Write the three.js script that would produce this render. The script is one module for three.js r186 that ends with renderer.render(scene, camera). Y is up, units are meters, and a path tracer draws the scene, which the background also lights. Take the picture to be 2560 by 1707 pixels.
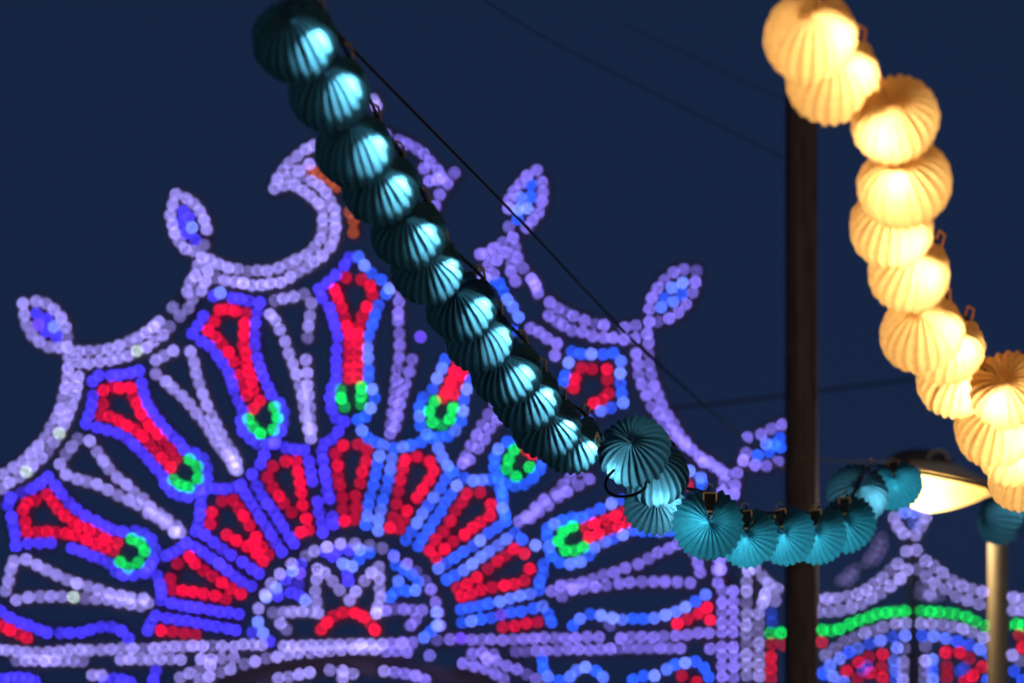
import * as THREE from 'three';
import { mergeGeometries } from 'three/addons/utils/BufferGeometryUtils.js';
import { RectAreaLightUniformsLib } from 'three/addons/lights/RectAreaLightUniformsLib.js';
RectAreaLightUniformsLib.init();

// ---------------------------------------------------------------- camera, sky, exposure
const scene = new THREE.Scene();
const TAN = 0.14115, RISE = 0.231, EYE = 1.6;                 // half height of the frame, lens shift upwards, eye height
const camera = new THREE.PerspectiveCamera(2 * Math.atan(TAN) * 180 / Math.PI, 1024 / 682, 0.1, 400);
camera.position.set(0, EYE, 0);
camera.lookAt(0, EYE, -10);
camera.setViewOffset(1024, 682, 0, -RISE / (2 * TAN) * 682, 1024, 682);
camera.focus = 8.75;
camera.userData.fStop = 1.3;
scene.add(camera);
const renderer = new THREE.WebGLRenderer({ antialias: true });
renderer.setSize(1024, 682);
renderer.toneMapping = THREE.LinearToneMapping;
renderer.toneMappingExposure = 1;
renderer.shadowMap.enabled = true;

function makeSky() {
  const W = 256, H = 128, d = new Float32Array(W * H * 4);
  for (let r = 0; r < H; r++) for (let c = 0; c < W; c++) {
    const up = ((r + 0.5) / H - 0.5) * Math.PI, s = Math.max(0, Math.sin(up)), k = 4 * (r * W + c);
    const t = Math.pow(1 - s, 3);
    d[k] = 0.0066 + 0.0006 * t; d[k + 1] = 0.0168 + 0.003 * t; d[k + 2] = 0.045 + 0.025 * t; d[k + 3] = 1;
  }
  const t = new THREE.DataTexture(d, W, H, THREE.RGBAFormat, THREE.FloatType);
  t.mapping = THREE.EquirectangularReflectionMapping; t.magFilter = t.minFilter = THREE.LinearFilter; t.needsUpdate = true;
  return t;
}
scene.background = makeSky();
scene.environment = scene.background;

scene.fog = new THREE.FogExp2(0x9aa0b8, 0.0025);

// ---------------------------------------------------------------- helpers
let seed = 7;
const rnd = () => { seed = (seed * 1664525 + 1013904223) >>> 0; return seed / 4294967296; };
const V = (x, y, z) => new THREE.Vector3(x, y, z);
const K = 2 * TAN / 1707;
const at = (u, v, d) => V((u - 1280) * K * d, EYE + (RISE - (v - 853.5) * K) * d, -d);
const used = {};
function numbered(n) { const k = used[n] = (used[n] ?? -1) + 1; return k ? n + '_' + String(k).padStart(3, '0') : n; }
function tag(o, label, category, group) { o.userData.label = label; o.userData.category = category; if (group) o.userData.group = group; return o; }
function mesh(name, g, m, parent = scene, shade = true) {
  const o = new THREE.Mesh(g, m); o.name = parent === scene ? numbered(name) : name; o.castShadow = o.receiveShadow = shade; parent.add(o); return o;
}
function thing(name, label, category, pos, group) {
  const o = new THREE.Group(); o.name = numbered(name); o.position.copy(pos); scene.add(o); return tag(o, label, category, group);
}
const lin = (r, g, b) => new THREE.Color().setRGB(r, g, b);
const std = (r, g, b, rough = 0.7, metal = 0, more = {}) => new THREE.MeshStandardMaterial({ color: lin(r, g, b), roughness: rough, metalness: metal, ...more });
function noiseTexture(w, h, f, srgb = true) {
  const d = new Uint8Array(w * h * 4);
  for (let y = 0; y < h; y++) for (let x = 0; x < w; x++) {
    const c = f(x / w, y / h), k = 4 * (y * w + x);
    d[k] = c[0]; d[k + 1] = c[1]; d[k + 2] = c[2]; d[k + 3] = 255;
  }
  const t = new THREE.DataTexture(d, w, h); t.wrapS = t.wrapT = THREE.RepeatWrapping; t.magFilter = THREE.LinearFilter; t.minFilter = THREE.LinearMipmapLinearFilter; t.generateMipmaps = true;
  if (srgb) t.colorSpace = THREE.SRGBColorSpace; t.needsUpdate = true; return t;
}
const hash = (a, b) => { const s = Math.sin(a * 127.1 + b * 311.7) * 43758.5453; return s - Math.floor(s); };
function vnoise(x, y, px = 1e9, py = 1e9) {
  const i = Math.floor(x), j = Math.floor(y), u = x - i, v = y - j, a = u * u * (3 - 2 * u), b = v * v * (3 - 2 * v);
  const h = (p, q) => hash(((p % px) + px) % px, ((q % py) + py) % py);
  return (h(i, j) * (1 - a) + h(i + 1, j) * a) * (1 - b) + (h(i, j + 1) * (1 - a) + h(i + 1, j + 1) * a) * b;
}
const tube = (pts, r, n = 60, k = 8) => new THREE.TubeGeometry(new THREE.CatmullRomCurve3(pts), n, r, k, false);
function sweep(pts, N, w, t, closed) {                             // a flat batten that follows the points, w wide and t thick
  const n = pts.length, P = [], I = [];
  for (let i = 0; i < n; i++) {
    const a = closed ? pts[(i + n - 1) % n] : pts[Math.max(0, i - 1)], b = closed ? pts[(i + 1) % n] : pts[Math.min(n - 1, i + 1)];
    const T = b.clone().sub(a).normalize(), S = N.clone().cross(T).normalize();
    const c = pts[i].clone();
    if (!closed && i === 0) c.addScaledVector(T, -w * 0.4);
    if (!closed && i === n - 1) c.addScaledVector(T, w * 0.4);
    for (const [s, k] of [[-1, 0], [1, 0], [1, -1], [-1, -1]]) { const p = c.clone().addScaledVector(S, s * w / 2).addScaledVector(N, k * t); P.push(p.x, p.y, p.z); }
  }
  const m = closed ? n : n - 1;
  for (let i = 0; i < m; i++) for (let k = 0; k < 4; k++) {
    const a = 4 * i + k, b = 4 * i + (k + 1) % 4, c = 4 * ((i + 1) % n) + k, d = 4 * ((i + 1) % n) + (k + 1) % 4;
    I.push(a, b, c, b, d, c);
  }
  if (!closed) { const e = 4 * (n - 1); I.push(0, 2, 1, 0, 3, 2, e, e + 1, e + 2, e, e + 2, e + 3); }
  let g = new THREE.BufferGeometry(); g.setAttribute('position', new THREE.Float32BufferAttribute(P, 3)); g.setIndex(I);
  g = g.toNonIndexed(); g.computeVertexNormals(); return g;
}

// ---------------------------------------------------------------- the ground (below the frame)
const asphalt = std(0.05, 0.048, 0.046, 0.95, 0, { map: noiseTexture(256, 256, (x, y) => { const v = 200 + 55 * vnoise(x * 64, y * 64, 64, 64) * (0.6 + 0.4 * vnoise(x * 9, y * 9, 9, 9)); return [v, v, v]; }) });
asphalt.map.repeat.set(100, 100);
const ground = mesh('ground', new THREE.PlaneGeometry(400, 400).rotateX(-Math.PI / 2), asphalt);
ground.userData.kind = 'structure';

// ---------------------------------------------------------------- festive light arches: bulbs on wooden battens
// every line: colour, tile of the survey, then bulb positions along one batten (b bright, d dim, p pale green, v violet, w white; o = closed outline)
const TILES = { A: [0, 700], B: [0, 1107], C: [400, 300], D: [500, 700], E: [500, 1107], F: [1000, 1107], G: [1200, 380], H: [900, 700], I: [1400, 1107], J: [1960, 1107], L: [1200, 850], Q: [600, 0], K: [1500, 900, 500] };
const BULB = (() => {                                              // a small pear bulb, tip towards +z
  const p = [[0, -0.026], [0.011, -0.026], [0.012, -0.012], [0.02, -0.002], [0.0235, 0.009], [0.021, 0.02], [0.012, 0.028], [0, 0.0305]];
  return new THREE.LatheGeometry(p.map(([x, y]) => new THREE.Vector2(x * 0.74, y * 0.8)), 10).rotateX(Math.PI / 2);
})();
const TINT = {
  whiteL: [0.25, 0.215, 0.7], whiteR: [0.155, 0.12, 0.62], whiteFar: [0.27, 0.245, 0.72], blueL: [0.05, 0.035, 0.95], blueR: [0.015, 0.09, 0.95], blueFar: [0.02, 0.08, 0.9],
  red: [0.7, 0.002, 0.028], green: [0.0, 0.62, 0.085], pale: [0.55, 0.72, 0.72], orange: [0.5, 0.085, 0.012], ice: [0.13, 0.2, 0.95], violet: [0.14, 0.06, 0.85], sky: [0.09, 0.17, 1.0],
};
const GLOW = 22, bulbMats = {};
function bulbMat(tint, level) {
  const key = tint + level;
  return bulbMats[key] ??= (() => { const [r, g, b] = TINT[tint]; const m = new THREE.MeshStandardMaterial({ color: lin(0.3, 0.3, 0.3), emissive: lin(r, g, b), emissiveIntensity: GLOW * level, roughness: 0.4 }); m.name = 'bulb_glass_' + key; return m; })();
}
const battenMat = std(0.2, 0.14, 0.12, 0.85, 0, { map: noiseTexture(128, 128, (x, y) => { const v = 175 + 75 * vnoise(x * 40, y * 6, 40, 6); return [v, v * 0.97, v * 0.95]; }) });
const CAP = 300;
function lightArch(root, plane, text, far) {
  const origin = root.position, q = new THREE.Quaternion().setFromUnitVectors(V(0, 0, 1), plane.N), rest = {}, count = {}, all = [];
  for (const raw of text.trim().split('\n')) {
    const parts = raw.trim().split(/\s+/);
    if (parts.length < 3) continue;
    let [c, tile, ...pts] = parts; const closed = pts[pts.length - 1] === 'o'; if (closed) pts.pop();
    const [x0, y0, size = 600] = TILES[tile], s = size / 1568, marks = [];
    for (const p of pts) {
      const [, x, y, f] = p.match(/^(-?\d+),(-?\d+)([a-z]*)$/);
      const m = { u: x0 + x * s, v: y0 + y * s, f }, last = marks[marks.length - 1];
      if (last) { const L = Math.hypot(m.u - last.u, m.v - last.v), n = Math.round(L / 28); for (let k = 1; k < n; k++) marks.push({ u: last.u + (m.u - last.u) * k / n, v: last.v + (m.v - last.v) * k / n, f: '' }); }
      marks.push(m);
    }
    const spots = marks.map((m) => ({ p: plane.point(m.u, m.v).sub(origin), ...m }));
    let batten = root;
    if (spots.length > 1) batten = mesh('batten', sweep(spots.map((m) => m.p.clone().addScaledVector(plane.N, -0.028)), plane.N, plane.width, 0.035, closed), battenMat, root);
    for (const m of spots) {
      const right = m.u > 885, kind = { W: 'white', B: 'blue', R: 'red', G: 'green', O: 'orange' }[m.f.includes('p') || m.f.includes('w') ? 'W' : c];
      let tint = kind === 'white' ? (far ? 'whiteFar' : m.u > 960 ? 'whiteR' : 'whiteL') : kind === 'blue' ? (far ? 'blueFar' : right ? 'blueR' : 'blueL') : kind;
      let level = m.f.includes('b') ? 1.7 : m.f.includes('e') ? 0.14 : m.f.includes('d') ? 0.45 : [0.75, 1, 1, 1.25][Math.floor(rnd() * 4)];
      if (kind === 'blue' && right && rnd() < 0.28) tint = 'sky';
      if (kind === 'red' && level >= 0.75) level = [0.55, 0.8, 1, 1.3][Math.floor(rnd() * 4)];
      if (m.f.includes('p')) { tint = 'pale'; level = 0.8; }
      if (m.f.includes('v')) tint = 'violet';
      if (m.f.includes('w')) { tint = 'ice'; level = 1.3; }
      all.push({ m, batten, kind, mat: bulbMat(tint, level), name: kind + '_bulb' });
    }
  }
  all.forEach((b, i) => { b.order = Math.hypot(b.m.u - 1280, (b.m.v - 853)); });
  all.sort((a, b) => a.order - b.order);
  for (const b of all) {
    const p = b.m.p.clone().add(V((rnd() - 0.5) * 0.012, (rnd() - 0.5) * 0.012, 0)), k = count[b.kind] = (count[b.kind] ?? 0) + 1;
    if (k > CAP) { (rest[b.kind + '|' + b.mat.name] ??= []).push([p, b]); continue; }
    const o = mesh(b.name, BULB, b.mat, b.batten, false); o.position.copy(p); o.quaternion.copy(q);
  }
  for (const list of Object.values(rest)) {
    const im = new THREE.InstancedMesh(BULB, list[0][1].mat, list.length); im.name = list[0][1].name; im.userData.kind = 'stuff';
    list.forEach(([p], i) => im.setMatrixAt(i, new THREE.Matrix4().compose(p, q, V(1, 1, 1)))); root.add(im);
  }
  return count;
}
function plane(u0, d0, yaw, width) {
  const t = Math.tan(yaw * Math.PI / 180), X0 = (u0 - 1280) * K * d0;
  const depth = (u) => (d0 + X0 * t) / (1 + (u - 1280) * K * t);
  return { N: V(-t, 0, 1).normalize(), T: V(1, 0, t).normalize(), width, point: (u, v) => at(u, v, depth(u)) };
}
const archPlane = plane(875, 30, 14, 0.19);
const arch = thing('illuminated_arch', 'large fan shaped arch of white, blue and red bulbs behind the teal lantern string', 'light arch', V(archPlane.point(875, 853).x, 0, archPlane.point(875, 853).z));
const counts = lightArch(arch, archPlane, `
W A 447,505 442,575 437,640 427,705 412,770 388,840 360,900 325,965 292,1028 243,1082 197,1135 147,1183 88,1225 18,1265 -50,1300
W A 513,630 503,695 487,757 465,822 440,887 412,945 385,1000p 350,1060 310,1120d 265,1160 212,1212 168,1250p 118,1290 60,1325 8,1360 -50,1390
W A 515,465 580,465 645,460 708,450 773,430 838,405 898,375 952,345 1005,305b 1035,270
W A 515,540 580,545 650,537 718,525 770,510 835,495 895,465p 955,440 1003,400 1062,360 1105,305d
W A 1128,180d 1170,235d 1230,185d 1255,120d
W A 148,155 235,140 297,158 353,193 395,245 424,305 433,375d 383,440 313,437 255,400 207,358 172,298 157,230 o
W A 437,440 447,505
B A 237,222 303,252 350,308w 367,370 297,340 245,295v
B A 905,590 925,672 938,740 960,805 992,865 1038,925 1080,975 1122,1020 1165,1060 1200,1105 1270,1130 1325,1170 1352,1235 1350,1300 1300,1370 1230,1415 1168,1405 1118,1380 1080,1335 1060,1280 1015,1225 970,1175 925,1125 878,1078 828,1035 768,1000 700,980 637,960 560,940 577,885 595,820 603,755 605,660 643,625 725,625 785,622 845,610 o
R A 672,722 730,700 783,708 852,700 865,760d 890,810 917,870 945,910 975,955 1025,1000 1060,1045 1110,1105 1150,1165 1110,1225 1060,1165 1020,1125 975,1070 930,1020 880,980 828,950 772,920 715,893 655,888 668,808 o
G A 1237,1170 1290,1220 1292,1295 1235,1355 1180,1340 1130,1307
W A 1130,460 1070,495 1018,525 1015,615 1083,665 1130,710 1183,755 1235,810 1282,870 1330,925 1372,990 1405,1050 1440,1100 1480,1145 1510,1190 1525,1230
W A 1245,465 1265,540 1280,608 1300,680 1322,745 1350,820 1383,885 1415,945 1445,1010 1480,1075 1520,1130 1545,1185 1550,1240
W A 585,1050 632,1125 672,1180 710,1232 768,1292 828,1335 877,1385 932,1430 980,1480 1035,1524 1090,1564 1150,1609 1175,1644
W A 505,1040d 465,1090 430,1140d 388,1205 425,1270 500,1298 565,1315 637,1335 700,1370 772,1405 838,1440 900,1470 965,1520 1020,1554 1075,1594 1140,1644b
B B 470,685 537,707 597,735 655,755 710,785 755,840 805,865 870,865 940,850 1005,760 1010,695 985,632 940,595 880,575 800,580 735,570 680,545 625,515 555,480 495,432 447,392 400,335 358,280 312,225 260,263 203,298 143,325d 70,360 48,410 70,485 82,545 97,605 100,670 182,655 255,655 330,655
R B 305,335 340,385 378,435b 425,480 475,520 525,545 580,565 640,595 690,625 765,650 740,705 680,690 620,665 560,630 490,605 430,590 365,585 305,580 240,580 175,580 163,515 148,437 170,390 230,375 o
G B 858,625 915,650 940,710 900,785 835,820 785,775
W B 170,760 240,800 303,830 367,862 435,895 502,920b 573,940 645,960 715,985 790,1000 850,1010 935,1020 965,1045
W B 88,770 70,830 55,900 35,968 100,1025 185,1010 258,1005 330,1003 402,1005 480,1005p 553,1015d 627,1020 700,1025 770,1040 845,1050 915,1065
B B 5,1100 65,1140 127,1172 187,1195 247,1220 307,1240 395,1240 455,1240 523,1238 587,1220 660,1205 727,1200 795,1225 838,1280
R B 10,1195 60,1225 120,1250 175,1275
W B -20,1350 40,1355 105,1362 170,1368 240,1368 310,1370 385,1362 450,1355 520,1352 585,1352 658,1350 722,1350 795,1345 865,1345 935,1345d 1005,1342 1070,1338 1135,1332 1195,1332 1260,1328 1325,1328 1390,1328d 1450,1328 1530,1328 1587,1320 1652,1320 1707,1318
W B 105,1420d 163,1420 225,1420 290,1425b 350,1425 413,1425 478,1425 540,1425d
W B 785,1415 850,1415 917,1415 980,1415 1047,1412 1115,1412 1180,1412
W B 1310,1410 1378,1410 1445,1405 1525,1405
W B 600,1520 660,1515
W B 1175,1535 1240,1505 1305,1475d 1370,1450
W B 1305,1545 1370,1525 1440,1495d 1505,1480
B B 20,1545 70,1535 120,1530 175,1540 225,1560
B B 680,1560 740,1540 800,1545 850,1565
B B 1020,1490 1000,1550
B B 960,1225 985,1175 1018,1130 1090,1145 1155,1155 1220,1165 1285,1175 1350,1190 1415,1200 1480,1210 1537,1220
R B 1050,1225 1125,1235 1200,1245 1275,1255d
B B 1642,935 1580,905 1530,870 1485,830 1430,790b 1375,755 1325,715 1275,685 1215,650 1175,690 1130,715 1085,740
B B 985,800 1025,865 1045,925 1050,980 1050,1030 1120,1045 1180,1060 1240,1070 1300,1080 1370,1090 1435,1105 1495,1110 1560,1120
R B 1235,740 1270,785 1330,835 1385,870 1450,915 1510,955 1572,990
R B 1160,790d 1112,885 1130,955 1195,965 1260,975 1330,985 1405,1000 1475,1020
B B 1310,345 1310,410 1305,470 1295,530 1275,575 1340,600 1395,650 1450,690 1510,735 1582,780 1642,820 1692,855
B B 1350,300 1405,300 1465,300 1530,290 1572,270 1602,335 1637,385 1667,435 1702,490 1737,545 1772,600 1807,655 1842,710
R E 140,380d 215,375 255,430 285,480 325,540 365,615 400,680 445,730
R E 75,455 68,530
R E 175,600 235,640 305,675 360,720 410,775 345,650
B E 480,5 420,80 390,140 340,205 370,285 405,345 440,400 480,450 510,500 545,555 580,610 610,660
B E 490,-10 560,30 620,45 680,50 715,120 725,190 735,250
B E 770,385 775,455 795,520 800,585
R E 475,155 440,225 475,290 515,345 545,395 600,455d
R E 560,120 625,120 640,190 650,260 660,330 670,405 690,495b 710,570 655,585
B E 945,-139 905,-74 860,-24 815,6 795,60 805,120 815,190 822,250 830,310 845,365
B E 865,480 870,535
B E 1030,-149 1060,-79 1100,-34 1150,-4 1170,85 1155,145 1145,210 1130,275 1115,350 1100,410 1090,480 1080,535
B E 1255,105 1245,175 1215,305 1180,440 1165,505 1160,570
R E 935,15 885,70 900,145 900,215d 915,280 930,355d 935,435d 945,510
R E 1030,10 1095,45 1085,120 1060,190 1045,265 1015,345b 1020,425 1005,500b
B H 150,1075 220,1100 280,1090 335,1080 400,1055 440,1010
R E 1420,90 1340,110 1325,170 1310,245 1295,315d 1285,400 1265,485d 1240,555
R E 1420,90 1505,125 1530,185 1495,245 1455,300 1415,360b 1355,440 1330,500d 1300,560
B H 470,1030 510,1100 540,1160 570,1210 610,1250 560,1300 525,1360 480,1420 445,1475
B F 145,465 110,525 75,580 40,635
B F 340,190 415,230 480,245 535,245 590,240 650,240
B F 370,280w 335,340 295,390 265,450 225,505 190,560 150,620 120,670
R F 440,330 405,385 365,440d 330,510 285,580 230,635 195,700 235,750
R F 525,325 595,400 590,475 530,515 475,555 420,600b 345,640 290,690
B F 650,300 670,330 670,370 670,425 685,470 690,515 635,550 580,590 525,635w 475,675 415,715 360,750 305,785 255,820
B F 305,895 360,865 415,830 470,790w 525,745 580,710 640,670 695,630 750,590 800,630 885,670w 970,685
B F 990,740 940,795 935,855 915,905 910,960 850,990 780,1000 720,1020 650,1035 580,1050 520,1065 455,1075 395,1090
R F 745,695 690,735d 635,775 575,820d 505,880 440,925 375,950
R F 815,725
R F 850,820 815,900 750,925 680,930b 600,945 530,960 465,990 400,1005
B F 405,1175 465,1165 530,1150 595,1140 660,1125v 725,1110 795,1100 870,1085 935,1070 970,1115 990,1170
R F 675,1205 750,1195 825,1180 900,1170d
B D 20,240 -15,300 -50,350 10,400 60,430 110,490 150,545 185,610 205,665 220,715 250,790 275,850 265,920 275,985 325,1035 375,1070 440,1070 490,1050 525,985 540,930 545,865 520,805 465,750 440,695 415,635 395,575 370,510 360,430 355,360 360,285 375,210 390,145 320,140 265,125 210,115
B D 85,105 130,85w
R D 130,195 180,190 225,205 300,220 290,285 285,355 285,420 295,480 300,545 320,600 335,655 350,720 390,790 345,840 305,755 285,690 260,620 220,530 185,470 140,420 100,375 50,330 95,270 o
G D 485,830 510,900 480,980
G D 395,1000 345,965 312,910
B C 1295,895 1240,900 1205,950 1150,1010 1095,1065 1040,1105 1060,1165 1105,1225 1125,1285 1145,1350 1160,1415 1155,1500 1150,1570 1151,1635 1151,1695 1121,1755 1111,1815 1121,1885 1151,1950 1206,1970
B C 1295,895 1335,950w 1385,1000 1445,1045 1495,1100w 1475,1140 1430,1210 1405,1275 1385,1340 1365,1410 1355,1490 1356,1560 1361,1630 1361,1680 1386,1755w 1401,1815 1376,1880w 1341,1935 1291,1960
R C 1215,1030 1140,1110 1165,1165 1190,1225 1210,1290d 1220,1345 1235,1400 1235,1460 1235,1520 1235,1580 1235,1630 1235,1690
R C 1315,1040b 1375,1085 1390,1140 1350,1220 1320,1285 1300,1345 1295,1400 1295,1460 1295,1520 1295,1580 1295,1630 1295,1690
G D 915,720d 920,770 945,825d
G D 1055,700 1055,760 1050,810d
B H 560,520 535,575 505,640w 475,710 415,770 390,830 390,890 395,950 440,1010
B H 910,20 935,75 965,130 1000,180 1035,240 1000,330 930,430 850,510 780,590 720,650 695,715w 680,780 670,855w 660,920 625,980 570,1020 515,1030
B H 560,520 600,430 640,330 650,230 660,130 740,60 830,10 910,20
R H 640,540 615,600 590,665 565,730 545,770
R H 690,560 665,620 640,680 615,750
G H 490,790 450,860 475,930 540,945d 590,905 610,840
B H 1035,1040 960,1060 905,1105 880,1160 880,1220 905,1290 950,1330 1010,1345 1075,1335 1130,1295 1175,1240 1195,1185
G H 1010,1110 970,1175 960,1235 1020,1285 1110,1225
R H 1090,1110 1130,1135
B L 545,280 560,230 580,150w 600,75 660,90 730,95w 805,90 875,85 925,140 920,215w 920,285 925,350 940,410 860,440 790,460 700,520
R L 610,310 620,250 660,180 735,190d 830,190 830,260d 840,350 800,390 740,410
B F 1530,570 1460,600w 1395,625 1340,650 1275,685 1240,735 1180,775 1115,790 1045,780 990,740 960,610 965,560 1010,530 1060,505 1125,490 1185,490 1245,465 1310,430 1380,395w 1450,370
R F 1210,550 1270,525 1340,500 1410,475 1460,450
R F 1235,620 1300,595 1370,570d 1430,545 1490,520
G F 1130,545 1070,580 1035,640 1080,705 1145,705 1200,680
B I 540,575 600,575 660,578 720,572
B K 700,870w 790,920 805,970
R K 690,980
W D 700,375d 708,300 715,230 730,155 680,95d 610,110 545,125 485,135d 458,225 490,265 520,325 555,405 580,480 605,550 630,620 650,690 665,760 680,830 690,900 705,970 725,1035
W D 693,525 698,605 703,685 712,755 715,830 720,905 730,975
W D 1300,70 1300,140 1297,215 1295,270 1302,350 1305,425 1300,505 1290,580 1280,650 1275,720 1265,790 1255,870 1245,945 1240,1005
W D 1440,370v
W D 1385,520 1370,600 1340,675 1325,745 1305,815 1290,890 1275,960
W H 880,800 840,880 800,950 765,1010 725,1080 690,1150 670,1200
W H 900,910 850,970 815,1040 770,1100 715,1175
W G 330,1150 390,1180 440,1220 505,1250 490,1330
W F 1240,110 1180,180 1115,225 1065,270 1015,330 945,370 885,425 830,480 780,510
W F 1240,235 1165,280 1095,320 1035,350 970,405 905,450 850,490
W F 990,970 1055,935 1120,925 1190,910 1260,890 1335,865 1400,845 1475,818 1555,790 1625,755 1690,715 1760,690 1815,660
W F 1060,1000 1130,960b 1200,950 1275,940 1350,930 1430,920 1505,910 1585,905 1660,905 1735,910 1815,910 1900,915 1965,850 1950,785 1925,720
W F 240,1290d 325,1285 400,1275v 470,1285 535,1285 600,1285 670,1285 740,1285 810,1280 875,1280 940,1275 1010,1275 1080,1275 1150,1275 1225,1270 1300,1270
W I 400,1275 465,1270 540,1270 610,1270 680,1265 755,1260 830,1255 905,1245 975,1245
W F 760,1360d 825,1360d 890,1358 960,1355 1030,1352 1100,1350 1170,1350 1240,1350 1310,1350 1375,1345 1440,1345d 1495,1340 1560,1340 1635,1340 1700,1340 1765,1340 1830,1340
W I 985,1345 1060,1330 1135,1330
W F 470,1375 540,1370 615,1385
W F 415,1440 485,1455 555,1475 620,1510 680,1540
W F 570,1405b 630,1425 700,1455 765,1480 830,1515d 890,1545
W F 195,1390
W E 545,1325 600,1325 665,1325 730,1320 790,1320 850,1315 915,1315 980,1315 1055,1315b 1120,1315 1190,1315 1250,1310 1320,1305b 1385,1305
W E 575,1385 640,1375 720,1370 785,1365 850,1360 925,1355 1000,1350 1070,1350 1145,1350 1215,1360 1285,1360 1355,1365
W E 290,1445d 360,1425 430,1410d 505,1395
W E 510,1540 580,1530 645,1515 715,1500
W E 850,1485 930,1490 1000,1510 930,1540
W E 1200,1490 1270,1495 1340,1510 1405,1520b 1470,1545
B F 930,1425 940,1475 970,1530 1040,1555 1110,1530 1155,1485 1215,1465w 1285,1490 1325,1530
B I 480,1545 550,1525 620,1520w 700,1480 760,1450 820,1440w 890,1430 945,1470 975,1530
R I 800,1525d 895,1560
B F 1130,1195 1180,1150 1245,1120 1315,1130w 1390,1145w 1455,1155 1520,1150 1590,1150 1665,1145 1735,1125w 1800,1105 1865,1075w 1930,1035 2000,990
R I 770,1180 835,1155 905,1115 960,1075
R I 980,1155
W I 325,1190d
W E 380,1080 425,995 460,920 520,860 595,790 690,740d 745,705 830,680b 920,660 1010,660 1105,670d 1190,690d 1270,740 1350,790 1415,840d 1470,900d 1510,960 1540,1040 1560,1110 1570,1190
B E 380,1170w 410,1245w 455,1300
B E 345,1240
B E 1545,1110w 1550,1195w 1465,1270
B E 660,790 655,855v 605,840w 560,895 500,945w 510,1000 430,1010w
B E 645,925d 595,980 655,1000 690,1030w
B E 1265,735 1280,800 1385,855 1425,910 1410,960 1345,965 1280,970 1245,1010
B E 1295,900
B E 815,710 870,740 935,790w 960,850 970,905 995,805w 1040,760 1105,715
B E 900,705 980,700 1045,700w
W E 770,1110 765,1040 755,970 760,890 765,820 815,850 865,900 915,960 975,1030 1020,970 1075,900 1120,850 1170,810 1175,885 1170,950 1180,1010 1160,1075 1155,1110b
W E 475,1110d 545,1105 605,1105 665,1100 725,1105
W E 525,1180 565,1220d
W E 1215,1095 1275,1085d 1335,1085 1390,1090 1450,1090 1410,1155 1375,1190
R E 790,1220 830,1175 870,1135 935,1110 1010,1110 1070,1135 1110,1175 1145,1225
W C 100,485 80,550 65,625 95,740 125,795 165,840 220,855 285,820d 300,715 285,655 257,595 220,550 173,515 o
W C 273,900 245,950 230,1020 195,1060 175,1120
B C 150,595 190,640 140,670 210,705w 165,740 228,780
W C 330,915 380,945 445,965 508,975 575,990d 635,985 700,985 770,965 835,940 890,915 950,880 1010,830 1050,775 1065,715 1065,655 1065,590 1030,545 985,500 935,460 880,430 810,430 745,445
W C 310,985 360,1030d 420,1045 485,1060 540,1065b 600,1080 660,1075 720,1065 785,1060 845,1025 900,990 960,960 1010,925 1065,890 1115,830 1135,770 1145,705 1145,645 1140,585 1115,530 1085,475 1040,430 990,400
W C 745,445 765,385 800,330 840,285 895,235 950,195 1000,170
W C 810,430 855,370 910,330 975,290
W C 930,370d
W C 310,985 295,1055 268,1115 205,1170d
W C 185,1230d 80,1220d 130,1285d
W Q 950,880 1040,920 1090,940 1150,975 1200,1010 1240,1055 1290,1110 1320,1160
W Q 1200,1100 1240,1180 1290,1175
W Q 870,655 890,690
W H 870,-40 700,40 560,-60 480,-200 460,-400 520,-560 620,-700
O C 1265,660d 1265,735d
O C 985,330d 1030,345d 1075,375d 1120,405d 1155,435d
O C 1240,600d
W G 305,490 345,445 380,395 405,325 412,262 405,195 375,120 310,155 260,205 220,255 190,310 185,370
B G 330,215 330,295 265,300 310,370w 250,375w 250,440
W G 190,490 215,560 235,630 245,690 285,755 340,830b 365,870b 380,920
W G 150,590 90,630 40,665 0,665
W G 165,660 110,705 55,735
W G 205,730 200,780 230,845
W G 460,985 515,1020 560,1050d 610,1075 685,1100 755,1125d 815,1130
W G 945,1145 1020,1135
W G 450,1070 500,1105 545,1135 605,1165 670,1180 735,1205 810,1215 870,1215 940,1225 1015,1215
W G 1335,765 1415,775d 1410,850 1390,920 1350,990 1300,1045 1235,1085 1165,1105d 1105,1110 1105,1030 1125,955 1160,890 1205,840 1270,790 o
B G 1325,855w 1325,930 1255,890 1205,955 1265,975 1185,1015
W G 1095,1185 1100,1245 1105,1315d 1105,1390 1120,1455 1140,1525 1165,1585 1193,1650 1230,1720 1268,1775 1297,1835 1342,1892 1388,1946 1438,1990 1495,2025 1558,2066 1620,2105
W G 1025,1315 1035,1385 1040,1455 1060,1520 1087,1590 1122,1663 1165,1712 1200,1765 1245,1815 1290,1870 1340,1918 1390,1950 1430,1990 1465,2030 1530,2060 1585,2090
W K 1160,610
W K 1265,580 1345,540 1425,510
W K 1220,820 1310,825 1400,795
B K 1235,745 1310,655 1325,725 1410,610 1415,685
W K 1150,730 1125,785b 1080,880 1065,980 1055,1050
W K 975,950 965,1035
W I 1140,340 1110,430 1080,540 1060,650 1050,760 1055,825b 1030,910
W I 1030,830 1065,320
W I 1060,970 1060,1040 1060,1105 1060,1175 1060,1240
W I 1135,970 1135,1040 1135,1105 1135,1175 1135,1240
W I 1060,1390 1060,1460 1060,1530
W I 1135,1390 1135,1460 1135,1530
`, false);
const postMat = std(0.13, 0.09, 0.075, 0.8);
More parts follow.
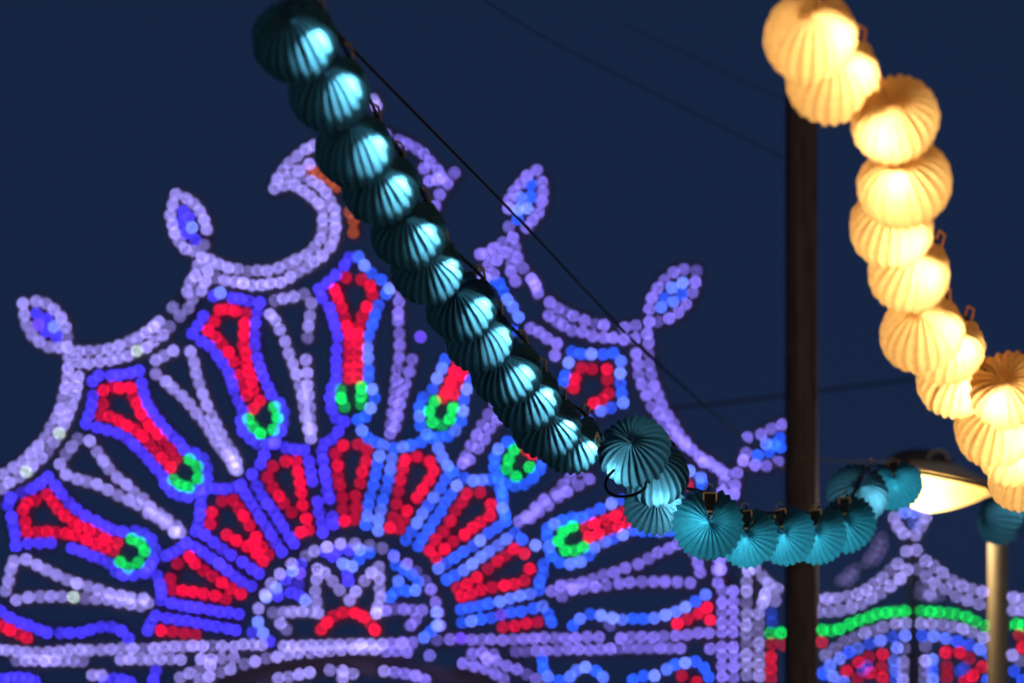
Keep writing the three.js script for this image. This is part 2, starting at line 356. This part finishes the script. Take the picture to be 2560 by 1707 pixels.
function archPost(root, pl, u, top, r) {
  const p = pl.point(u, top).sub(root.position).addScaledVector(pl.N, -0.12), h = pl.point(u, top).y;
  const o = mesh('post', new THREE.CylinderGeometry(r, r * 1.15, h, 14), postMat, root); o.position.set(p.x, h / 2, p.z); return o;
}
archPost(arch, archPlane, -60, 1180, 0.09); archPost(arch, archPlane, 1819, 1440, 0.09);
{ // the big beam under the fan and the curved head of the gateway below it
  const c = [];
  for (let k = 0; k <= 24; k++) { const x = -1 + k / 12; c.push(archPlane.point(875 + 330 * x, 1665 + 46 * x * x).sub(arch.position).addScaledVector(archPlane.N, -0.07)); }
  mesh('arch_band', sweep(c, archPlane.N, 0.2, 0.04, false), std(0.55, 0.38, 0.34, 0.85), arch);
}

const gatePlane = plane(2285, 34, 6, 0.14);
const gate = thing('illuminated_gateway', 'smaller peaked gateway of bulbs with a green row, beyond the lit street lamp', 'light arch', V(gatePlane.point(2285, 853).x, 0, gatePlane.point(2285, 853).z));
lightArch(gate, gatePlane, `
W J 725,490 745,545 785,590 860,600 900,545 930,490
B J 790,455w 855,455w 855,525d
W J 805,710 870,700
W J 745,790 700,835d 645,885 595,920 540,960 480,990 415,1005 345,1015 280,1020 210,1022 140,1020
W J 805,830 760,885b 700,935 635,980 575,1015 510,1050 445,1075 370,1095 300,1100 230,1102 160,1100
W J 930,770 980,810 1040,850 1105,900 1165,935 1230,955 1300,975 1370,990 1435,1000 1500,1010 1560,1020
W J 880,825d 935,875 990,915 1060,955 1130,1000 1200,1030 1275,1050 1350,1070 1425,1080 1500,1090 1560,1095
G J 190,1230 255,1225 310,1225 365,1215 435,1185 495,1160 560,1140 610,1120 670,1110 730,1105 790,1100
G J 900,1100 960,1100 1015,1105 1080,1110 1135,1120 1200,1140 1255,1165 1320,1195 1390,1200 1455,1195 1520,1185 1570,1190
W J 275,1385 335,1340d 400,1300d 465,1270d 530,1240 590,1225d 650,1200 730,1185 795,1180
W J 895,1180 965,1180 1040,1185 1105,1200 1170,1215 1235,1240 1305,1270
B J 255,1500 305,1455 365,1410w 425,1370 485,1340 560,1310 635,1290w 715,1270 795,1260w
B J 905,1260 980,1260w 1060,1275 1140,1295 1215,1320 1280,1345w 1340,1380
B J 740,1340w 725,1425 730,1485 735,1545
W J 790,1340d 780,1430 780,1490d 780,1550
W J 925,1330d 925,1420 925,1480d 920,1545d
B J 975,1415w 970,1480 975,1545w
R J 250,1300
R J 650,1380 555,1400d 490,1435 410,1490
R J 485,1540d 640,1465 645,1535
R J 1060,1370 1150,1370 1215,1410d
R J 1065,1465d 1070,1530d
R J 1300,1460 1235,1520 1185,1560
B J 520,1490d 545,1460d
B J 1150,1490d 1180,1470d
B J 260,1510 325,1525w 390,1560
B J 1330,1545
R J 1540,1255 1565,1340
W J 1495,1385 1545,1425d
B J 1505,1495 1560,1550
W J 640,620e 610,660e 650,670e 590,710e 630,720e 560,745e 600,760e 540,780e
W J 470,820e 430,850e 460,870e 400,885e 425,905e 370,900e
W J 900,930e 945,950e 990,975e 930,1000e 975,1010e 1020,1000e 890,985e
W I 1235,835b 1220,910 1220,970 1220,1045d 1220,1120 1220,1190 1220,1250 1220,1310d 1220,1385 1220,1450 1220,1520
W I 1275,815 1325,875 1365,915 1420,950 1405,1030 1330,1040b 1340,990b
W I 1300,1115 1300,1180d 1300,1250d 1300,1310 1300,1385 1300,1450 1300,1520
B I 1380,1110d 1385,1170d
G I 1375,1245 1445,1240
R I 1385,1310d 1380,1400 1380,1475 1380,1535
R I 1460,1320d
`, true);
archPost(gate, gatePlane, 1882, 1440, 0.07); archPost(gate, gatePlane, 2285, 1350, 0.07); archPost(gate, gatePlane, 2640, 1490, 0.07);

// ---------------------------------------------------------------- paper lanterns
function paperShade(R, squash, n, zig, gap, variant, fold0 = 0.135) {              // pleats run from pole to pole of a level axis (+z); the fan is open for the bulb at +y
  const per = 6, cols = Math.round(n * per * (1 - gap / Math.PI)), rows = 96, P = [], U = [], I = [];
  for (let j = 0; j <= cols; j++) {
    const th = gap + (2 * Math.PI - 2 * gap) * j / cols, ph = (th - gap) / (2 * Math.PI - 2 * gap) * n, f = ph - Math.floor(ph);
    const round = Math.pow(Math.abs(Math.sin(Math.PI * ph)), 0.62), tri = 1 - Math.abs(2 * f - 1), own = 0.9 + 0.2 * hash(Math.floor(ph), variant);
    const w = (zig * tri + (1 - zig) * round) * own;
    for (let i = 0; i <= rows; i++) {
      const t = i / rows, phi = 0.02 + (Math.PI - 0.04) * t, s = Math.sin(phi), c = Math.cos(phi);
      let r = R * Math.pow(s, 0.92), z = R * squash * c;
      const fold = fold0 * R * Math.pow(s, 0.45) * (w - 1), rib = (i % 2 ? 1 : -1) * 0.0013 * Math.min(1, s * 2);
      const wob = 0.055 * R * (vnoise(th * 1.6 + 9 * variant, t * 5, 1e9, 1e9) - 0.5);
      r += (fold + rib + wob) * s; z += (fold + rib + wob) * c / Math.max(0.6, squash);
      z -= Math.sign(c) * 0.2 * R * Math.exp(-Math.pow(r / (0.2 * R), 2));
      P.push(r * Math.sin(th), r * Math.cos(th), z); U.push(j / cols * 6, t * 4);
    }
  }
  for (let j = 0; j < cols; j++) for (let i = 0; i < rows; i++) { const a = j * (rows + 1) + i, b = a + rows + 1; I.push(a, b, a + 1, b, b + 1, a + 1); }
  const g = new THREE.BufferGeometry(); g.setAttribute('position', new THREE.Float32BufferAttribute(P, 3)); g.setAttribute('uv', new THREE.Float32BufferAttribute(U, 2)); g.setIndex(I); g.computeVertexNormals();
  return g;
}
const fibre = noiseTexture(256, 256, (x, y) => { const v = 205 + 50 * (0.6 * vnoise(x * 90, y * 90, 90, 90) + 0.4 * vnoise(x * 12, y * 12, 12, 12)); return [v, v, v]; });
const paper = (r, g, b, through) => new THREE.MeshPhysicalMaterial({ color: lin(r, g, b), roughness: 0.95, transmission: through, thickness: 0, side: THREE.DoubleSide, map: fibre, specularIntensity: 0.2 });
const tealPaper = paper(0.03, 0.135, 0.215, 0.5), fanPaper = paper(0.012, 0.155, 0.245, 0.5), creamPaper = paper(0.92, 0.65, 0.31, 0.55);
const UNIT = 0.125;
const SHADE = [[0.86, 23, 0.6, 0.16, 1, 0.125], [0.84, 22, 0.6, 0.18, 2, 0.125], [0.6, 25, 0.85, 0.27, 3, 0.1], [0.88, 21, 0.12, 0.16, 4, 0.125], [0.85, 20, 0.12, 0.18, 5, 0.125], [0.8, 23, 0.55, 0.14, 6, 0.125], [0.9, 22, 0.45, 0.2, 7, 0.125], [0.56, 24, 0.9, 0.24, 8, 0.11], [0.82, 22, 0.15, 0.15, 9, 0.13]].map((a) => paperShade(UNIT, ...a));
const copper = std(0.95, 0.58, 0.28, 0.5, 0.6), black = std(0.014, 0.015, 0.02, 0.95), edge = std(0.25, 0.17, 0.1, 0.8);
const bulbGeo = new THREE.SphereGeometry(0.0095, 16, 12);
const socketGeo = mergeGeometries([new THREE.CylinderGeometry(0.0105, 0.0155, 0.026, 14).translate(0, 0.021, 0), new THREE.CylinderGeometry(0.005, 0.009, 0.012, 10).translate(0, 0.042, 0)]);
function frameGeo(w = 0.026, h = 0.03, rr = 0.0028) {                                               // the wire clip that holds the two ends of the fan together
  const pts = [V(-w, -h, 0), V(w, -h, 0), V(w, h * 0.5, 0), V(-w, h * 0.5, 0)], parts = [];
  for (let k = 0; k < 4; k++) { const a = pts[k], b = pts[(k + 1) % 4]; parts.push(new THREE.TubeGeometry(new THREE.LineCurve3(a, b), 1, rr, 6)); }
  return mergeGeometries(parts);
}
const clipGeo = frameGeo(0.04, 0.016, 0.0042), fanClipGeo = frameGeo(0.024, 0.046, 0.004), holderGeo = mergeGeometries([new THREE.BoxGeometry(0.042, 0.06, 0.03).translate(0, -0.008, 0), new THREE.CylinderGeometry(0.018, 0.014, 0.03, 12).toNonIndexed().translate(0, -0.045, 0)].map((g) => g.index ? g.toNonIndexed() : g)), hookGeo = new THREE.TubeGeometry(new THREE.CatmullRomCurve3([V(-0.024, 0.015, 0), V(-0.02, 0.034, 0), V(-0.004, 0.044, 0), V(0.012, 0.04, 0), V(0.014, 0.028, 0.004)]), 16, 0.0024, 6);
const bulbTeal = new THREE.MeshStandardMaterial({ color: lin(0.8, 0.8, 0.8), emissive: lin(0.95, 1, 0.9), emissiveIntensity: 42 });
const bulbWarm = new THREE.MeshStandardMaterial({ color: lin(0.8, 0.8, 0.8), emissive: lin(1, 0.78, 0.42), emissiveIntensity: 25 });
const cablePts = { teal: [], cream: [] };
const TEAL_I = 0.3, CREAM_I = 0.17;
let serial = 0;
function lantern(kind, u, v, d, rpx, pole, open, hot, shape, label, power = 1) {
  const fan = shape === 2, turn = serial++ % 3, shade = [[0, 5, 6], [1, 6, 5], [2, 7, 2], [3, 8, 4], [4, 3, 8]][shape][turn];
  const c = at(u, v, d), R = rpx * K * d, s = R / UNIT, teal = kind === 'teal';
  const root = thing(kind + '_paper_lantern', label, 'paper lantern', c, teal ? 'teal paper lanterns on the sagging string' : 'cream paper lanterns on the falling string');
  const Z = V(pole[0] + (rnd() - 0.5) * 0.1, pole[1] + (rnd() - 0.5) * 0.08, Math.sqrt(Math.max(0.02, 1 - pole[0] ** 2 - pole[1] ** 2))).normalize();
  const Y = V(open[0] + (rnd() - 0.5) * 0.25, open[1], 0.1); Y.addScaledVector(Z, -Y.dot(Z)).normalize();
  const X = Y.clone().cross(Z), q = new THREE.Quaternion().setFromRotationMatrix(new THREE.Matrix4().makeBasis(X, Y, Z));
  const sh = mesh('paper_shade', SHADE[shade], teal ? (fan ? fanPaper : tealPaper) : creamPaper, root); sh.quaternion.copy(q); sh.scale.setScalar(s);
  const b = hot.length === 3 ? V(...hot).multiplyScalar(R) : V(hot[0], hot[1], Math.sqrt(Math.max(0.1, 1 - hot[0] ** 2 - hot[1] ** 2))).multiplyScalar(R * (teal ? 0.71 : 0.52));
  const mouth = Y.clone().multiplyScalar(R * 0.93);
  const qUp = new THREE.Quaternion().setFromUnitVectors(V(0, 1, 0), hot.length === 3 ? mouth.clone().sub(b).normalize() : V(open[0] * 0.25, 1, -0.1).normalize());
  const bu = mesh('bulb', bulbGeo, teal ? bulbTeal : bulbWarm, root, false); bu.position.copy(b);
  const so = mesh('socket', socketGeo, black, root); so.position.copy(b); so.quaternion.copy(qUp);
  const tip = b.clone().add(V(0, 0.045, 0).applyQuaternion(qUp));
  mesh('lead', tube([tip, tip.clone().lerp(mouth, 0.5).add(V(0, 0.01, 0)), mouth.clone().addScaledVector(Y, R * 0.08)], 0.0045, 14, 6), black, root);
  const cl = mesh('wire_clip', fan ? fanClipGeo : clipGeo, copper, root); cl.position.copy(Y).multiplyScalar(R * (fan ? 0.62 : 1.0)).addScaledVector(Z, fan ? R * 0.36 : R * 0.3); cl.quaternion.copy(new THREE.Quaternion().setFromRotationMatrix(new THREE.Matrix4().makeBasis(...(fan ? [X, Y, Z] : [Z, X, Y]))));
  if (fan) { const h = mesh('bulb_holder', holderGeo, black, root); h.position.copy(cl.position).addScaledVector(Z, -0.02); h.quaternion.copy(cl.quaternion); }
  const ho = mesh('hook', hookGeo, copper, root); ho.position.copy(Y).multiplyScalar(R * (fan ? 0.8 : 0.96)).addScaledVector(Z, fan ? R * 0.2 : 0); ho.quaternion.copy(cl.quaternion); ho.scale.setScalar(fan ? 0.8 : 0.6);
  const L = teal && hot.length === 2 ? new THREE.SpotLight(lin(1, 1, 0.95), TEAL_I * power, 0, 1.1, 0.22, 2) : new THREE.PointLight(teal ? lin(1, 1, 0.9) : lin(1, 0.8, 0.48), (teal ? 0.11 : CREAM_I) * power, 0, 2);
  L.position.copy(b); L.castShadow = true; L.shadow.radius = 0.35; root.add(L);
  if (L.isSpotLight) { L.target.position.copy(b).add(fan ? V(0, -1, 0.1) : b.clone().normalize().add(V(-0.45, -0.85, 0.15))); root.add(L.target); }
  cablePts[kind].push(c.clone().addScaledVector(Y, R * (fan ? 0.86 : 1.02)).addScaledVector(Z, fan ? -R * 0.2 : 0));
  return root;
}
const NTH = ['first', 'second', 'third', 'fourth', 'fifth', 'sixth', 'seventh', 'eighth', 'ninth', 'tenth', 'eleventh', 'twelfth', 'thirteenth'];
const up = [0.5, 0.86];
const TEAL = [
  [736, 101, 6.9, 109, [-0.12, 0.42], up, [0.78, -0.08], 0], [821, 230, 7.1, 104, [-0.06, 0.4], up, [0.71, 0.1], 1], [885, 373, 7.3, 100, [-0.1, 0.44], up, [0.77, 0.05], 0],
  [950, 467, 7.5, 98, [-0.1, 0.35], up, [0.72, 0], 1], [1022, 584, 7.7, 96, [-0.1, 0.37], up, [0.7, 0], 0], [1068, 675, 7.9, 92, [0, 0.3], up, [0.85, 0.12], 1],
  [1152, 767, 8.05, 92, [-0.2, 0.37], up, [0.77, 0], 0], [1196, 848, 8.25, 88, [0, 0.35], up, [0.85, 0.17], 1], [1265, 930, 8.4, 92, [-0.15, 0.3], up, [0.66, -0.08], 0],
  [1315, 995, 8.6, 88, [0, 0.35], up, [0.76, 0.09], 1], [1367, 1067, 8.8, 88, [0, 0.3], up, [0.78, 0.04], 0], [1426, 1106, 9.0, 84, [0, 0.35], up, [0.73, -0.18], 1],
  [1586, 1129, 8.9, 92, [-0.17, 0.21], [-0.9, 0.35], [-0.5, -0.45, 0.15], 0], [1640, 1187, 9.15, 84, [-0.1, 0.45], [0.2, 0.9], [0.1, -0.6, 0.3], 1], [1636, 1263, 9.35, 78, [0, 0.1], [0.3, 0.9], [0.45, -0.05, 0.25], 1],
  [1771, 1310, 9.1, 92, [0, 0.03], [-0.1, 1], [-0.19, 0.0, 0.1], 2], [1872, 1344, 9.45, 78, [-0.3, 0.05], [-0.15, 1], [-0.1, -0.15, 0], 2], [1969, 1339, 9.75, 76, [-0.4, 0.05], [-0.15, 1], [-0.1, -0.15, 0], 2],
  [2048, 1339, 10.05, 74, [-0.4, 0.1], [-0.1, 1], [-0.1, -0.15, 0], 2], [2120, 1310, 10.35, 75, [-0.35, 0.06], [-0.15, 1], [-0.2, -0.15, 0], 2], [2145, 1234, 10.7, 78, [0.1, 0.25], [0.4, 0.85], [0.38, -0.2, 0.3], 1],
  [2240, 1213, 11.0, 70, [-0.25, 0.4], [-0.1, 1], [0, -0.1, 0], 2], [2503, 1297, 12.2, 66, [-0.95, 0.02], [0.1, 1], [0.5, 0.45, 0.2], 0],
];
const tealLabel = (i) => i === 0 ? 'topmost dark teal paper lantern, cut by the upper edge, at the head of the string' : i < 12 ? `${NTH[i]} dark teal paper lantern from the upper end of the string, bright bulb spot inside`
  : ['teal paper lantern facing us with a dark centre, beside a loose black cable loop', 'pleated teal paper lantern half hidden behind the one with the dark centre', 'lowest small teal lantern with a bright bulb spot before the brass framed fan',
    'open teal paper fan with a bright glow under a square brass clip', 'teal paper fan next to the brightly glowing one, left of the dark pole', 'teal paper fan hanging in front of the dark pole', 'teal paper fan at the far edge of the dark pole', 'teal paper fan rising just past the dark pole',
    'teal lantern with a pale glowing lower side between pole and street lamp', 'teal paper fan covering one end of the lit street lamp', 'round teal lantern hanging before the street lamp post'][i - 12];
TEAL.forEach((a, i) => lantern('teal', ...a, tealLabel(i), i > 11 ? 1.3 : 1));
const CREAM = [
  [2027, 92, 6.4, 117, [-0.11, 0.4], [0.3, 0.9], [0.8, -0.18], 3], [2083, 196, 6.6, 118, [-0.05, 0.4], [0.5, 0.86], [0.72, 0.04], 4], [2239, 299, 6.6, 112, [-0.24, 0.26], [-0.6, 0.7], [-0.42, -0.7], 3],
  [2264, 460, 6.75, 118, [-0.28, 0.38], [0.4, 0.85], [-0.4, -0.25], 4], [2231, 567, 6.95, 106, [-0.1, 0.45], [0.6, 0.8], [0.5, -0.65], 3], [2274, 680, 7.1, 104, [0, 0.4], [0.7, 0.7], [0.45, -0.28], 4],
  [2306, 832, 7.25, 106, [-0.19, 0.48], [0.5, 0.86], [0.78, 0], 3], [2368, 872, 7.45, 96, [0, 0.4], [0.6, 0.8], [0.45, -0.15], 4], [2390, 953, 7.6, 98, [0, 0.45], [0.6, 0.8], [0.3, -0.62], 3],
  [2524, 975, 7.5, 100, [-0.25, 0.16], [-0.7, 0.6], [-0.5, -0.63], 4], [2488, 1073, 7.7, 100, [-0.05, 0.5], [0.5, 0.85], [0.6, -0.4], 3], [2536, 1127, 7.9, 94, [0.1, 0.5], [0.5, 0.85], [0.1, -0.4], 4], [2556, 1200, 8.05, 84, [-0.1, 0.55], [0.5, 0.85], [0.4, 0.4, 0.3], 3],
];
CREAM.forEach((a, i) => lantern('cream', ...a, i === 0 ? 'topmost glowing cream paper lantern, above the dark pole' : i === 12 ? 'lowest glowing cream paper lantern, above the round teal one' : `${NTH[i]} glowing cream paper lantern from the top of its string`));

// ---------------------------------------------------------------- cables
{
  const t = cablePts.teal, c = cablePts.cream;
  const run = [at(700, -220, 6.6), at(745, -60, 6.7), ...t.slice(0, 12), t[12].clone().add(V(-0.02, 0.02, -0.05)), t[13].clone().add(V(0.03, 0.03, -0.08)), ...t.slice(14), at(2700, 1300, 13)];
  const o = mesh('lantern_cable', tube(run, 0.006, 420, 7), black); tag(o, 'black cable threaded through the teal paper lanterns', 'cable');
  const o2 = mesh('lantern_cable', tube([at(2060, -160, 6.3), ...c, at(2640, 1290, 8.4)], 0.006, 300, 7), black); tag(o2, 'black cable carrying the cream paper lanterns', 'cable');
  const loop = mesh('cable_loop', tube([at(1535, 1175, 8.7), at(1518, 1195, 8.68), at(1514, 1215, 8.66), at(1524, 1232, 8.66), at(1545, 1240, 8.66), at(1580, 1238, 8.67), at(1608, 1224, 8.7), at(1616, 1205, 8.8)], 0.0055, 50, 8), black); tag(loop, 'loose black cable loop under the teal lantern with dark centre', 'cable');
  const w = (pts, r, label) => tag(mesh('overhead_wire', tube(pts.map((p) => at(...p)), r, 80, 6), black), label, 'wire');
  w([[770, 0, 7.2], [850, 90, 7.5], [1020, 265, 8.3], [1290, 540, 9.8], [1600, 865, 11.6], [1850, 1088, 13.1], [1985, 1190, 13.9]], 0.005, 'thick dark cable running diagonally behind the teal lanterns to the pole');
  w([[1180, -20, 12], [1330, 75, 12.3], [1600, 215, 12.8], [1960, 395, 13.4]], 0.003, 'thin dark wire from the upper edge down to the pole');
  w([[1560, 60, 15], [1800, 175, 15.2], [1990, 262, 15.4]], 0.003, 'faintest thin wire, high up behind the dark pole');
  w([[1650, 1022, 16], [1800, 1008, 16.5], [2040, 978, 17], [2290, 948, 17.5], [2600, 925, 18]], 0.009, 'broad dark cable crossing level behind the dark pole');
  w([[2010, 1148, 13.2], [2140, 1152, 13.6], [2330, 1155, 14]], 0.004, 'short level wire between the dark pole and street lamp');
}

// ---------------------------------------------------------------- the dark pole
{
  const woodMap = noiseTexture(128, 256, (x, y) => { const v = 0.55 * vnoise(x * 46, y * 5, 46, 5) + 0.45 * vnoise(x * 15, y * 24, 15, 24), k = 120 + 125 * v; return [k, k * 0.9, k * 0.82]; });
  woodMap.repeat.set(1, 3);
  const p = at(2004, 853, 13), root = thing('utility_pole', 'tall dark round pole behind the cream lanterns', 'pole', V(p.x, 0, p.z));
  const body = new THREE.CylinderGeometry(0.083, 0.092, 8.4, 40, 40).translate(0, 4.2, 0);
  mesh('shaft', body, std(0.36, 0.24, 0.2, 0.75, 0, { map: woodMap, bumpMap: woodMap, bumpScale: 0.004 }), root);
  const cap = mesh('cap', new THREE.CylinderGeometry(0.05, 0.09, 0.05, 24), postMat, root); cap.position.y = 8.42;
}

// ---------------------------------------------------------------- the street lamp and an added unseen copy
function streetLamp(label, power) {
  const D = 14, post = at(2496, 1300, D), root = thing('street_lamp', label, 'street lamp', V(post.x, 0, post.z));
  const here = (u, v, d = D) => at(u, v, d).sub(root.position), px = K * D;
  const painted = std(0.5, 0.39, 0.27, 0.5), dark = std(0.05, 0.042, 0.04, 0.6), grey = std(0.6, 0.52, 0.45, 0.55);
  const top = at(2496, 1236, D).y;
  const sh = mesh('post', new THREE.CylinderGeometry(0.056, 0.064, top, 32), painted, root); sh.position.y = top / 2;
  const head = new THREE.Group(); head.name = 'lamp_head'; root.add(head); head.position.copy(here(2345, 1196)); head.rotation.z = -0.2;
  const half = (w, h, dep, upper) => { const g = new THREE.SphereGeometry(1, 40, 16, 0, Math.PI * 2, upper ? 0 : Math.PI / 2, Math.PI / 2); const p = g.attributes.position; for (let i = 0; i < p.count; i++) { const x = p.getX(i), taper = 1 - 0.45 * Math.max(0, x); p.setXYZ(i, x * w, p.getY(i) * h * taper, p.getZ(i) * dep * taper); } g.computeVertexNormals(); return g; };
  const W = 136 * px;
  mesh('housing', half(W * 1.04, 48 * px, 0.17, true), grey, head).position.set(0.02, 0, 0);
  mesh('rim', new THREE.TorusGeometry(1, 0.05, 8, 48).rotateX(Math.PI / 2).scale(W * 1.0, 0.16, 0.155), dark, head).position.set(0.015, -0.004, 0);
  const bowlMat = new THREE.MeshPhysicalMaterial({ color: lin(0.95, 0.72, 0.33), roughness: 0.9, transmission: 0.6, thickness: 0, side: THREE.DoubleSide, emissive: lin(1, 0.72, 0.25), emissiveIntensity: 0.15 });
  mesh('glowing_bowl', half(W, 82 * px, 0.15, false), bowlMat, head).position.set(0, -0.006, 0);
  const lampBulb = mesh('bulb', new THREE.SphereGeometry(0.035, 18, 12).scale(1.8, 1, 1), new THREE.MeshStandardMaterial({ color: lin(0.9, 0.9, 0.9), emissive: lin(1, 0.85, 0.55), emissiveIntensity: 12 }), head, false); lampBulb.position.set(-0.07, -0.06, 0);
  const L = new THREE.PointLight(lin(1, 0.84, 0.5), 0.9, 0, 2); L.position.copy(lampBulb.position); L.castShadow = true; L.shadow.radius = 1.5; head.add(L);
  const below = new THREE.PointLight(lin(1, 0.8, 0.44), power, 0, 2); below.position.set(-0.05, -0.3, 0); below.castShadow = true; below.shadow.radius = 10; head.add(below);
  const cap = mesh('cap', new THREE.SphereGeometry(1, 36, 10, 0, Math.PI * 2, 0, Math.PI / 2).scale(86 * px, 36 * px, 0.17), dark, root); cap.position.copy(here(2302, 1160)); cap.rotation.z = -0.05;
  const hinge = mesh('hinge', new THREE.TorusGeometry(26 * px, 4 * px, 10, 28, Math.PI), grey, root); hinge.position.copy(here(2347, 1152, D - 0.16));
  mesh('arm', tube([here(2420, 1205), here(2460, 1216), here(2490, 1228), here(2496, 1246)], 0.036, 30, 14), grey, root);
  return root;
}
streetLamp('lit street lamp with warm bowl on a pale round post', 2.8);
{ const o = streetLamp('added street lamp, unseen behind the viewer, standing in for warm fairground light', 75); o.position.set(6.3, 2.2, 3); o.rotation.y = Math.PI; }  // added unseen copy, throws warm fill on pole, post and clips

renderer.render(scene, camera);
